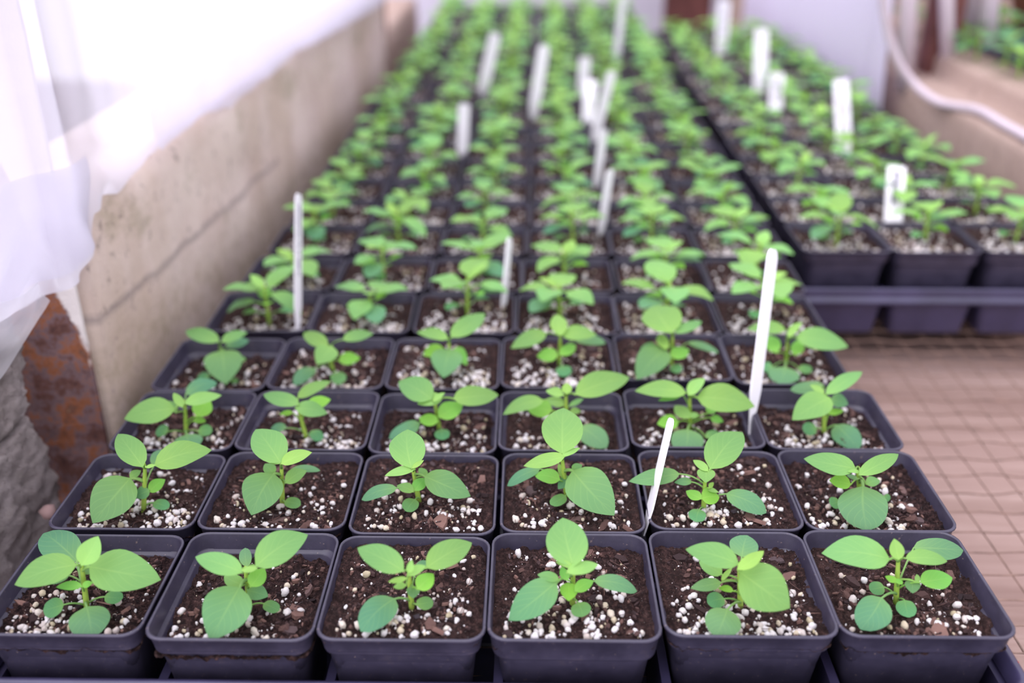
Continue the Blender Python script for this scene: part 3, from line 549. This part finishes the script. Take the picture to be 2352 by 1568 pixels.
# ------------------------------------------------------------------ trays
def tray(loc, nx, ny, px, py, label, zrim, cells=True, x_margin=.004):
    root = empty('carry_tray', loc); tag(root, label, 'tray', 'carry trays under the pots')
    w, h = nx*px/2+x_margin, ny*py/2+x_margin
    mb = MB()
    prof = [(-.0005, -.004), (.001, -.016), (.0035, -.016), (.0035, -.0125), (.0015, -.0105), (.0015, -.0035), (.0032, 0), (.001, .0015), (-.0015, .0005), (-.003, -.010)]
    rings = [[V((p.x, p.y, zrim+dz)) for p in rsq(w+dx, .012, 0, 4, h+dx)] for dx, dz in prof]
    vs, fs = lofted(rings, False, False); mb.add(vs, fs)
    link('rim', mb.me('tray_rim', M['tray']), root)
    wb = MB(); zw = zrim-.012; z0 = zw-.003 if cells else .004       # webs between the cells; without cells deepened to block light in the gaps
    for i in range(nx+1): X = (i-nx/2)*px; wb.box((X-.0025, -ny*py/2, z0), (X+.0025, ny*py/2, zw))
    for j in range(ny+1): Y = (j-ny/2)*py; wb.box((-nx*px/2, Y-.0025, z0+.0001), (nx*px/2, Y+.0025, zw-.0001))
    if not cells: wb.box((-nx*px/2, -ny*py/2, -.0016), (nx*px/2, ny*py/2, -.0002))  # dark base plate added to blacken the gaps between pots
    link('web', wb.me('tray_web', M['tray'], False), root)
    if cells:
        a = min(px, py)/2-.0012
        rr = [(a-.0075, .006, .0008), (a-.007, .0065, .003), (a-.0015, .008, zrim-.012), (a-.0005, .008, zrim-.009), (a-.0022, .0075, zrim-.011), (a-.008, .006, .0035)]
        vs, fs = lofted([rsq(x, r_, z, 4) for x, r_, z in rr], True, True); cm = mesh('cell', vs, fs, M['tray'])
        for j in range(ny):
            for i in range(nx):
                if j > 0: continue
                link('cell', cm, root, ((i-(nx-1)/2)*px, (j-(ny-1)/2)*py, 0))
    return root
tr = tray((RX0+.0465+.0928+.0025, .957+.0443+.0935*2.5, 0), 3, 6, .0928, .0935, 'black carry tray on the wire mesh holding the right block of pots', .0555)
ft = at((-75+2350)/2, 1467, RIM)
tray((ft.x+.001, ft.y+.0443+.093, 0), 6, 3, .0905, .093, 'dark blue-black carry tray under the front row of pots', .061, False, .0035)

# ------------------------------------------------------------------ plant labels
def marker(top, bot, wpx, label, writing=0, W=.016, zb=.076, point=True, lean=0.0):
    b = at(*bot, zb); t = at_y(top[0], top[1], b.y+lean); ax = t-b; L = ax.length; m = ax/L
    zc = (b-EYE).dot(fw); W = max(W, wpx/F*zc*1.02); mid = b.lerp(t, .6); pm = (proj(t)-proj(b)).normalized(); pp = V((-pm.y, pm.x)); best = None
    for k in range(89):       # turn of the label about its own axis
        d = V((math.cos(math.radians(k)), math.sin(math.radians(k)), 0)); d = (d-m*d.dot(m)).normalized()
        e = abs(abs((proj(mid+d*W/2)-proj(mid-d*W/2)).dot(pp))-wpx)
        if best is None or e < best[0]: best = (e, d)
    d = best[1]; nn = m.cross(d); th = .0005
    sh = [(-.03, .15), (.10, .6), (.22, 1.0), (.95, 1.0), (.985, .8), (1.0, .45)] if point else [(-.03, .9), (.2, 1), (.6, 1), (.96, 1.0), (.99, .92), (1.0, .8)]
    vs = []; root_o = b
    for s in (-1, 1):
        for t_, w in sh: vs += [m*L*t_-d*W/2*w+nn*th*s, m*L*t_+d*W/2*w+nn*th*s]
    n = len(sh)*2; fs = []
    for k in range(len(sh)-1):
        a = 2*k; fs += [(a, a+1, a+3, a+2), (n+a, n+a+2, n+a+3, n+a+1), (a, a+2, n+a+2, n+a), (a+1, n+a+1, n+a+3, a+3)]
    fs += [(n-2, n-1, 2*n-1, 2*n-2), (0, n, n+1, 1)]
    o = link('plant_label', mesh('plant_label', vs, fs, M['label'], False), None, b); tag(o, label, 'plant label', 'white plant labels')
    if writing:
        r = random.Random(int(top[0])); mb = MB(); s = 1 if nn.dot(EYE-b) > 0 else -1
        for line in range(writing):
            u = (line+.5)/writing*1.5-.75; u = u*.62; t_ = .93
            end = r.uniform(.30, .45)
            while t_ > end:       # short pen strokes, running down the label
                l = r.uniform(.012, .03); a0 = m*L*t_+d*W/2*(u+r.uniform(-.16, .16))+nn*(th+.00015)*s; a1 = m*L*(t_-l)+d*W/2*(u+r.uniform(-.16, .16))+nn*(th+.00015)*s; mid = (a0+a1)/2+d*W*r.uniform(-.08, .08)
                mb.tube([a0, mid, a1], .00060, 4); t_ -= l*.75+(r.uniform(.01, .03) if r.random() < .2 else 0)
        w = link('handwriting', mb.me('handwriting', M['ink']), o); w['label'] = 'dark handwriting'
    return o
marker((1542, 960), (1480, 1222), 14, 'thin white plant label nearest the camera, leaning right between second-row pots', lean=.03)
marker((1776, 572), (1724, 988), 23, 'tallest white plant label, standing in the third row right of centre', lean=.05)
marker((686, 445), (684, 775), 15, 'white label with faint marks standing near the concrete wall at left', 1, lean=.05)
marker((1171, 546), (1154, 730), 12, 'short thin white label in the fifth row left of centre', lean=.03)
marker((1402, 390), (1378, 545), 17, 'greyish white label standing alone right of centre, just behind the sixth row', zb=.08)
marker((1387, 298), (1368, 440), 17, 'narrow white label in front of the close pair of centre labels')
marker((1357, 183), (1350, 290), 30, 'bright flat white label, left one of the close pair at centre', point=False, lean=.035)
marker((1406, 163), (1360, 340), 21, 'slanting white label, right one of the close pair at centre')
marker((1250, 103), (1222, 282), 26, 'long pale label left of the centre pair, leaning right')
marker((1066, 238), (1061, 368), 26, 'pale label closest to the concrete wall among the blurred rows behind')
marker((1138, 76), (1105, 228), 26, 'dim slanted label behind the left rows, left of the long pale one')
marker((1344, 130), (1337, 232), 26, 'dim grey label just behind the close pair at centre')
marker((1432, -10), (1412, 165), 16, 'thin pale label far back, right of centre, reaching the top edge')
marker((2060, 381), (2050, 528), 42, 'wide white label with handwriting at the front of the right tray', 3, .019, point=False, zb=.082, lean=.035)
marker((1931, 182), (1941, 374), 36, 'tall white handwritten label behind the front label of the right block', 2, .019, point=False, zb=.082, lean=.035)
marker((1786, 168), (1781, 266), 32, 'short white written label at the middle of the right block', 2, .019, point=False, zb=.082, lean=.035)
marker((1750, 66), (1745, 218), 32, 'bright white label in front of the hanging white curtain, right block', 0, .019, point=False, zb=.082, lean=.035)
marker((1664, 2), (1655, 134), 28, 'farthest white label of the right block, at the top edge', 2, .019, point=False, zb=.082, lean=.035)

# ------------------------------------------------------------------ bench: wire mesh over boards
mb = MB()
x = -.32
while x < .60:
    ph = random.random()*6
    mb.tube([V((x+.0007*math.sin(ph+j*1.3), .30+j*.05, .0006*math.sin(j*2.1+ph)-.0017)) for j in range(55)], .00085, 4); x += .0254
y = .31
while y < 2.95:
    ph = random.random()*6
    mb.tube([V((-.325+j*.0127, y+.0013*math.sin(ph+j*.9), -.0007+.0009*math.sin(ph+j*math.pi/2))) for j in range(74)], .00085, 4); y += .0254
o = link('wire_mesh', mb.me('wire_mesh', M['wire'])); tag(o, 'rusty welded wire mesh bench top under the pots', 'wire mesh')
yb = [.47, .575, .688, .716, .822, .915, 1.02]
LB = ['brown bench board under the wire mesh at the lower right corner', 'brown bench board under the mesh, second from the lower right corner', 'narrow stained board strip under the mesh with an orange tint', 'wide pinkish bench board under the mesh, behind the stained strip', 'bench board under the mesh just in front of the right tray', 'shaded bench board under the front of the right tray']
for k in range(6):
    mb = MB(); mb.box((-.30, yb[k]+.0002, -.06), (.62, yb[k+1]-.0002, -.036))
    o = link('bench_board', mb.me('bench_board', M['wood'], False)); tag(o, LB[k], 'board', 'bench boards under the wire mesh')
mb = MB(); mb.box((-.30, 1.0203, -.06), (.62, 2.98, -.036)); o = link('bench_deck', mb.me('bench_deck', M['wood'], False)); tag(o, 'long board deck beneath the blurred rows of pots', 'board')
fl = link('floor', mesh('floor', [(-3, -1, -.7), (4, -1, -.7), (4, 6, -.7), (-3, 6, -.7)], [(0, 1, 2, 3)], M['ground'])); tag(fl, kind='structure')
p = at(2325, 1522, .003); mb = MB(); s = .0034
mb.add([V((v.x*1.3*s*(1+.2*noise.noise(v*2)), v.y*.9*s, v.z*.55*s)) for v in ICO[0]], ICO[1])
o = link('plastic_scrap', mb.me('plastic_scrap', M['red'])); o.location = p; tag(o, 'small red plastic scrap on the wire mesh by the front right pot', 'scrap')

# ------------------------------------------------------------------ left concrete wall
def slab(name, prof, y0, y1, ny, m, amp, sc, seed, close=True):
    """profile of (x, z) swept along y, roughened"""
    vs = []; n = len(prof); fs = []
    for j in range(ny+1):
        y = y0+(y1-y0)*j/ny
        for (x, z) in prof:
            q = V((x, y, z)); k = noise.noise(q*sc+V((seed, 0, 0)))*amp+noise.noise(q*sc*4)*amp*.35
            vs.append(q+V((k, 0, k*.6)))
    for j in range(ny):
        for k in range(n-1): fs.append((j*n+k, (j+1)*n+k, (j+1)*n+k+1, j*n+k+1))
    fs.append(tuple(range(n))); fs.append(tuple(ny*n+k for k in range(n-1, -1, -1)))
    return mesh(name, vs, fs, m)
def seg(a, b, n): return [(a[0]+(b[0]-a[0])*k/n, a[1]+(b[1]-a[1])*k/n) for k in range(n)]
XW = -.318
pf = seg((XW, -.10), (XW, .195), 14)+[(XW-.001, .203), (XW-.004, .214), (XW-.010, .222), (XW-.018, .226)]+seg((XW-.03, .227), (XW-.14, .225), 3)+[(XW-.14, -.10)]
o = link('wall_left', slab('wall_left', pf, .675, 2.28, 90, M['wall'], .0035, 14, 3)); tag(o, kind='structure')
pf = seg((XW-.012, -.10), (XW-.012, .085), 6)+[(XW-.014, .092), (XW-.02, .096)]+seg((XW-.03, .097), (XW-.14, .097), 3)+[(XW-.14, -.10)]
o = link('trim_1', slab('trim_1', pf, 2.275, 3.1, 30, M['curb'], .003, 14, 5)); tag(o, kind='structure')
# broken grey blocks left of the post
def chunk(name, lo, hi, seed, label):
    b = bmesh.new(); bmesh.ops.create_cube(b, size=1.0)
    bmesh.ops.subdivide_edges(b, edges=b.edges[:], cuts=44, use_grid_fill=True)
    c = [(lo[k]+hi[k])/2 for k in range(3)]; s = [hi[k]-lo[k] for k in range(3)]
    for v in b.verts:
        q = v.co.copy(); r = q.length/.866
        q = V((q.x*s[0], q.y*s[1], q.z*s[2]))*(1-.05*max(0, r-.8)/.2)+V(c)
        k = noise.noise(q*38+V((seed, 0, 0)))*.0034+noise.noise(q*95)*.0036+noise.noise(q*230)*.0026
        v.co = q+V((k, k*.7, k*.6))
    me = bpy.data.meshes.new(name); b.to_mesh(me); b.free(); me.materials.append(M['block']); me.shade_smooth()
    o = link(name, me); return tag(o, label, 'concrete block', 'broken concrete blocks beside the post')
chunk('concrete_block', (-.50, .46, -.02), (-.347, .618, .094), 1, 'lower grey concrete block left of the rusty post')
chunk('concrete_block', (-.50, .50, .098), (-.349, .618, .172), 4, 'upper grey concrete block left of the rusty post, under the plastic flap')
chunk('concrete_block', (-.50, .20, -.02), (-.338, .452, .050), 8, 'low grey concrete ledge beside the front left pots')
q = at(104, 1168, .06); mb = MB(); mb.add([V((v.x, v.y, v.z))*.006*(1+.25*noise.noise(v*1.5)) for v in ICO[0]], ICO[1])
o = link('pebble', mb.me('pebble', m_plain('pink_stone', (0.32, .21, .2), .85, .2, .2, 60))); o.location = at(112, 1176, .050)
tag(o, 'small pinkish stone between the lower block and second-row corner pot', 'stone')

# rusty angle-iron post
def lbox(lo, hi, cuts=1):
    mb = MB(); mb.box(lo, hi); return mb
mb = MB()
for i in range(1):
    W_, T_, D_ = .062, .004, .045
    prof = [(0, 0), (0, T_), (-W_+T_, T_), (-W_+T_, D_), (-W_, D_), (-W_, 0)]
    zs = [-.05+k*.01 for k in range(70)]; n = len(prof)
    vs = [V((x+.0006*noise.noise(V((x*60, y*60, z*40))), y+.0012*noise.noise(V((x*50, 3, z*50))), z)) for z in zs for x, y in prof]
    fs = [(k*n+a, k*n+(a+1) % n, (k+1)*n+(a+1) % n, (k+1)*n+a) for k in range(len(zs)-1) for a in range(n)]+[tuple(range(n-1, -1, -1)), tuple((len(zs)-1)*n+a for a in range(n))]
    mb.add(vs, fs)
o = link('steel_post', mb.me('steel_post', M['rust'], False)); o.location = (-.3255, .662, 0)
tag(o, 'rusty steel post with flaking white paint, left of the second row', 'post')
# far post at the end of the wall
mb = MB(); mb.box((-.36, 2.42, .05), (-.335, 2.45, .5)); o = link('steel_post', mb.me('steel_post', M['rust'], False)); tag(o, 'blurred rusty post at the far end of the left concrete wall', 'post')

# ------------------------------------------------------------------ plastic sheeting on the left
path = [(-.52, .28), (-.43, .44), (-.365, .56), (-.338, .632), (-.325, .648), (-.319, .660), (-.319, .674), (-.321, .700), (-.324, .76), (-.327, .9), (-.328, 1.2), (-.312, 1.5), (-.310, 2.0), (-.312, 2.35)]
hemt = [(.28, .17), (.44, .172), (.54, .172), (.60, .176), (.655, .178), (.668, .192), (.69, .218), (.74, .222), (.80, .2265), (.97, .2275), (1.05, .215), (1.25, .216), (1.34, .224), (1.6, .214), (2.0, .198), (2.4, .19)]
def path_at(s):
    k = min(int(s), len(path)-2); f = s-k; P = lambda i: V(path[max(0, min(len(path)-1, i))])
    a, b, c, d = P(k-1), P(k), P(k+1), P(k+2)
    return 0.5*((2*b)+(c-a)*f+(2*a-5*b+4*c-d)*f*f+(3*b-a-3*c+d)*f**3)
def sheet(name, ns, nz_, off, ztop, fold, m, hem_extra=0.0, s0=0, s1=None, roll=True, seed=0):
    s1 = s1 or len(path)-1.0; vs = []; fs = []
    for i in range(ns+1):
        s = s0+(s1-s0)*i/ns; p = path_at(s); t = (path_at(min(s+.01, s1))-path_at(max(s-.01, 0))); t = V((t.x, t.y)).normalized(); nn = V((t.y, -t.x))
        h = lerp_tab(p.y, hemt)+hem_extra+.004*noise.noise(V((p.y*25, seed, 0)))
        for j in range(nz_+1):
            u = (j/nz_)**1.7; z = h+(ztop-h)*u
            k = fold*(noise.noise(V((p.y*9+seed, z*3, seed)))*.9+noise.noise(V((p.y*30, z*6, seed)))*.5)*min(1, .18+u*4)
            if p.y < .73: k += .0035*math.sin(z*150+6*noise.noise(V((p.y*20, z*10, 1))))*max(0, 1-(z-h)/.09)
            else: k += .006*math.exp(-(z-h)/.008)      # the hem is tucked over the wall's edge
            k += off
            vs.append(V((p.x+nn.x*k, p.y+nn.y*k, z)))
    n = nz_+1
    for i in range(ns):
        for j in range(nz_): fs.append((i*n+j, (i+1)*n+j, (i+1)*n+j+1, i*n+j+1))
    return mesh(name, vs, fs, m)
root = empty('plastic_sheet', (-.33, .7, .2)); tag(root, 'white translucent plastic sheeting hanging along the left wall', 'plastic sheet')
def under(me, nm):
    o = link(nm, me, root); o.matrix_parent_inverse = Matrix.Translation((.33, -.7, -.2)); return o
under(sheet('sheet', 260, 46, .003, 1.0, .020, M['sheet']), 'sheet')
under(sheet('hem_fold', 90, 12, .008, .262, .004, M['sheet'], .012, 0, 6.4, seed=4), 'hem_fold')
under(sheet('hem_roll', 120, 8, .010, .262, .010, M['sheet'], .002, 8.6, 12.4, seed=9), 'hem_roll')
# loose flap below the hem at the near end
vs = []; fs = []; n = 14
for i in range(25):
    s = .9+2.05*i/24; p = path_at(s); lowz = .1785-.062*math.sin(math.pi*min(1, max(0, (2.95-s)/3.6)))
    for j in range(n+1):
        u = j/n; z = lowz+(.192-lowz)*u; k = .014+.010*noise.noise(V((s*2.2, u*2.5, 7)))
        vs.append(V((p.x+k*.85, p.y-k*.5, z)))
for i in range(24):
    for j in range(n): fs.append((i*(n+1)+j, (i+1)*(n+1)+j, (i+1)*(n+1)+j+1, i*(n+1)+j+1))
under(mesh('flap', vs, fs, M['flap']), 'flap')

# ------------------------------------------------------------------ right side: curb, wall, curtain, pipes, hose
XC = .606
pf = [(XC+.10, -.1)]+seg((XC+.06, .171), (XC+.060, .142), 3)[:0]
pf = [(.80, -.10), (.80, .172), (.672, .172), (.666, .168), (.664, .160), (.664, .140)]+[(.66, .137), (.612, .137), (.607, .133), (.606, .125)]+seg((.606, .11), (.606, -.10), 6)+[(.606, -.10)]
o = link('wall_right', slab('wall_right', pf, .9, 3.2, 80, M['curb'], .002, 12, 8)); tag(o, kind='structure')
# hanging white curtain
vs = []; fs = []; ny, nz_ = 150, 16
for i in range(ny+1):
    f = i/ny; y = 1.645+1.20*f; near = max(0, 1-f/.10)
    for j in range(nz_+1):
        z = .02+.75*j/nz_; x = .583+.0035*noise.noise(V((y*5, z*2, 0)))+.010*math.sin(f*62)*near+.004*math.exp(-((f-.42)/.015)**2)-.018*(1-z/.77)*near*math.sin(z*5)
        vs.append(V((x, y+.05*near*(.3-abs(z-.3)), z)))
for i in range(ny):
    for j in range(nz_): fs.append((i*(nz_+1)+j, (i+1)*(nz_+1)+j, (i+1)*(nz_+1)+j+1, i*(nz_+1)+j+1))
o = link('plastic_curtain', mesh('plastic_curtain', vs, fs, M['curtain'])); tag(o, 'pale lavender plastic curtain hanging beside the right block of pots', 'plastic curtain')
sol = o.modifiers.new('thickness', 'SOLIDIFY'); sol.thickness = .0012
def pipe(pts, r, label, m='pvc', name='pipe', cat='pipe', group='white pipes at the right'):
    mb = MB(); mb.tube(pts, r, 12); o = link(name, mb.me(name, M[m])); tag(o, label, cat, group); return o
def up_at(px0, py0, px1, py1, y): return [at_y(px0, py0, y), at_y(px0, py0, y).lerp(at_y(px1, py1, y), .5), at_y(px1, py1, y)]
pipe(up_at(2078, 205, 2100, -260, 1.64), .0125, 'leaning white pipe just left of the brown steel post')
pipe(up_at(2178, 190, 2168, -260, 1.66), .0115, 'upright white pipe just right of the brown steel post')
pipe(up_at(2226, 152, 2228, -260, 1.74), .0120, 'grey-white pipe between the two brighter right-hand pipes')
pipe(up_at(2258, 135, 2300, -260, 1.70), .0165, 'thickest, brightest white pipe, leaning right near the terracotta pots')
mb = MB(); a = at_y(2136, 225, 1.70); mb.box((a.x-.024, 1.68, .13), (a.x+.024, 1.72, .85)); o = link('steel_post', mb.me('steel_post', M['brown'], False)); tag(o, 'dark reddish-brown steel post among the white pipes at right', 'post')
hp = [at_y(2018, -120, 1.52), at_y(2034, 40, 1.53), at_y(2060, 135, 1.53), at_y(2103, 196, 1.52), at_y(2160, 236, 1.47)]
for py in (1.38, 1.30, 1.20, 1.10, 1.02, .95): hp.append(V((.615, py, .1445)))
sm = []
for i in range(len(hp)-1):
    P = lambda k: hp[max(0, min(len(hp)-1, k))]
    for k in range(6):
        f = k/6; a_, b_, c_, d_ = P(i-1), P(i), P(i+1), P(i+2); sm.append(0.5*((2*b_)+(c_-a_)*f+(2*a_-5*b_+4*c_-d_)*f*f+(3*b_-a_-3*c_+d_)*f**3))
pipe(sm+[hp[-1]], .0064, 'white hose looping down and lying along the concrete ledge', 'pvc', 'hose', 'hose', None)
# plants and terracotta pots beyond the right wall
GT = 'seedlings beyond the right wall'
mb = MB(); mb.box((.735, 1.15, .1745), (.90, 1.95, .181)); o = link('plant_tray', mb.me('plant_tray', M['tray'], False)); tag(o, 'dark tray of seedlings on top of the right-hand wall', 'tray')
k = 0
for (x, y, z) in [(.700+.012*(q % 2), 1.16+.075*q, .172) for q in range(11)]+[(.79+.02*(q % 2), 1.2+.085*q, .183) for q in range(9)]:
    st, lv = PROCFAR[k % 8]; s = link('seedling', st, None, (x, y, z)); s.rotation_euler.z = k*1.3; s.scale = (1.2,)*3
    tag(s, 'green seedling growing in the row on top of the right-hand concrete wall', 'seedling', GT)
    for me, kd in lv: l = link('leaf', me, s); l.color = tone('O' if kd == 'A' else kd, rnd)
    k += 1
def terracotta(loc, R_, label):
    n = 32; rr = [(.70, 0), (.98, 1.25), (1.10, 1.25), (1.12, 1.55), (1.02, 1.58), (.98, 1.5), (.80, .9)]
    vs, fs = lofted([[V((R_*a*math.cos(2*math.pi*k/n), R_*a*math.sin(2*math.pi*k/n), R_*z)) for k in range(n)] for a, z in rr])
    o = link('terracotta_pot', mesh('terracotta_pot', vs, fs, M['terracotta'])); o.location = loc; tag(o, label, 'flower pot', 'terracotta pots'); return o
terracotta((.955, 1.92, .175), .085, 'orange-brown terracotta pot at the top right corner')
terracotta((1.16, 2.15, .175), .085, 'second terracotta pot, farther right beyond the first')
mb = MB(); mb.box((.80, 1.0, .10), (1.6, 3.2, .172)); o = link('trim_2', mb.me('trim_2', M['curb'], False)); tag(o, kind='structure')
# far end
mb = MB(); mb.box((.70, 2.46, .0), (2.0, 2.50, 1.2)); o = link('dark_backing', mb.me('dark_backing', m_plain('dark_panel', (.115, .085, .09), .8, .2, .5, 5), False)); tag(o, 'added dark backing behind the white pipes at the top right', 'panel')  # made-up dark backing, added to darken the gaps between the pipes
o = link('wall_back', mesh('wall_back', [(-1.2, 3.5, -.7), (2.2, 3.5, -.7), (2.2, 3.5, 1.2), (-1.2, 3.5, 1.2)], [(0, 1, 2, 3)], M['back'])); tag(o, kind='structure')
mb = MB(); mb.box((.42, 3.2, -.1), (.56, 3.26, .9)); o = link('steel_post', mb.me('steel_post', M['brown'], False)); tag(o, 'dark reddish post beyond the far end of the rows', 'post')

# ------------------------------------------------------------------ light
w = bpy.data.worlds.new('daylight'); SC.world = w; w.use_nodes = True; nt = w.node_tree
bg = nt.nodes['Background']; tc = nt.nodes.new('ShaderNodeTexCoord'); s = nt.nodes.new('ShaderNodeSeparateXYZ'); nt.links.new(tc.outputs['Generated'], s.inputs[0])
zz = mth(nt, 'MAXIMUM', s.outputs[2], 0.0); xl = mth(nt, 'MAXIMUM', mth(nt, 'MULTIPLY', s.outputs[0], -1.0), 0.0)
st = mth(nt, 'ADD', mth(nt, 'ADD', 0.50, mth(nt, 'MULTIPLY', zz, 0.85)), mth(nt, 'MULTIPLY', xl, 0.85))
st = mth(nt, 'ADD', st, mth(nt, 'MULTIPLY', mth(nt, 'MAXIMUM', mth(nt, 'MULTIPLY', s.outputs[1], -1.0), 0.0), 0.55))
nt.links.new(st, bg.inputs['Strength']); bg.inputs['Color'].default_value = (0.93, 0.90, 1.0, 1)
sd = bpy.data.lights.new('sun', 'SUN'); so = bpy.data.objects.new('sun', sd); COL.objects.link(so)
sd.energy = 0.7; sd.angle = math.radians(50); sd.color = (1.0, 0.97, 0.97)
so.rotation_euler = V((0.45, 0.05, -1.0)).to_track_quat('-Z', 'Y').to_euler()
vs_ = SC.view_settings; vs_.view_transform = 'Standard'; vs_.look = 'None'; vs_.gamma = 1.0; vs_.use_curve_mapping = False; vs_.exposure = 0.80
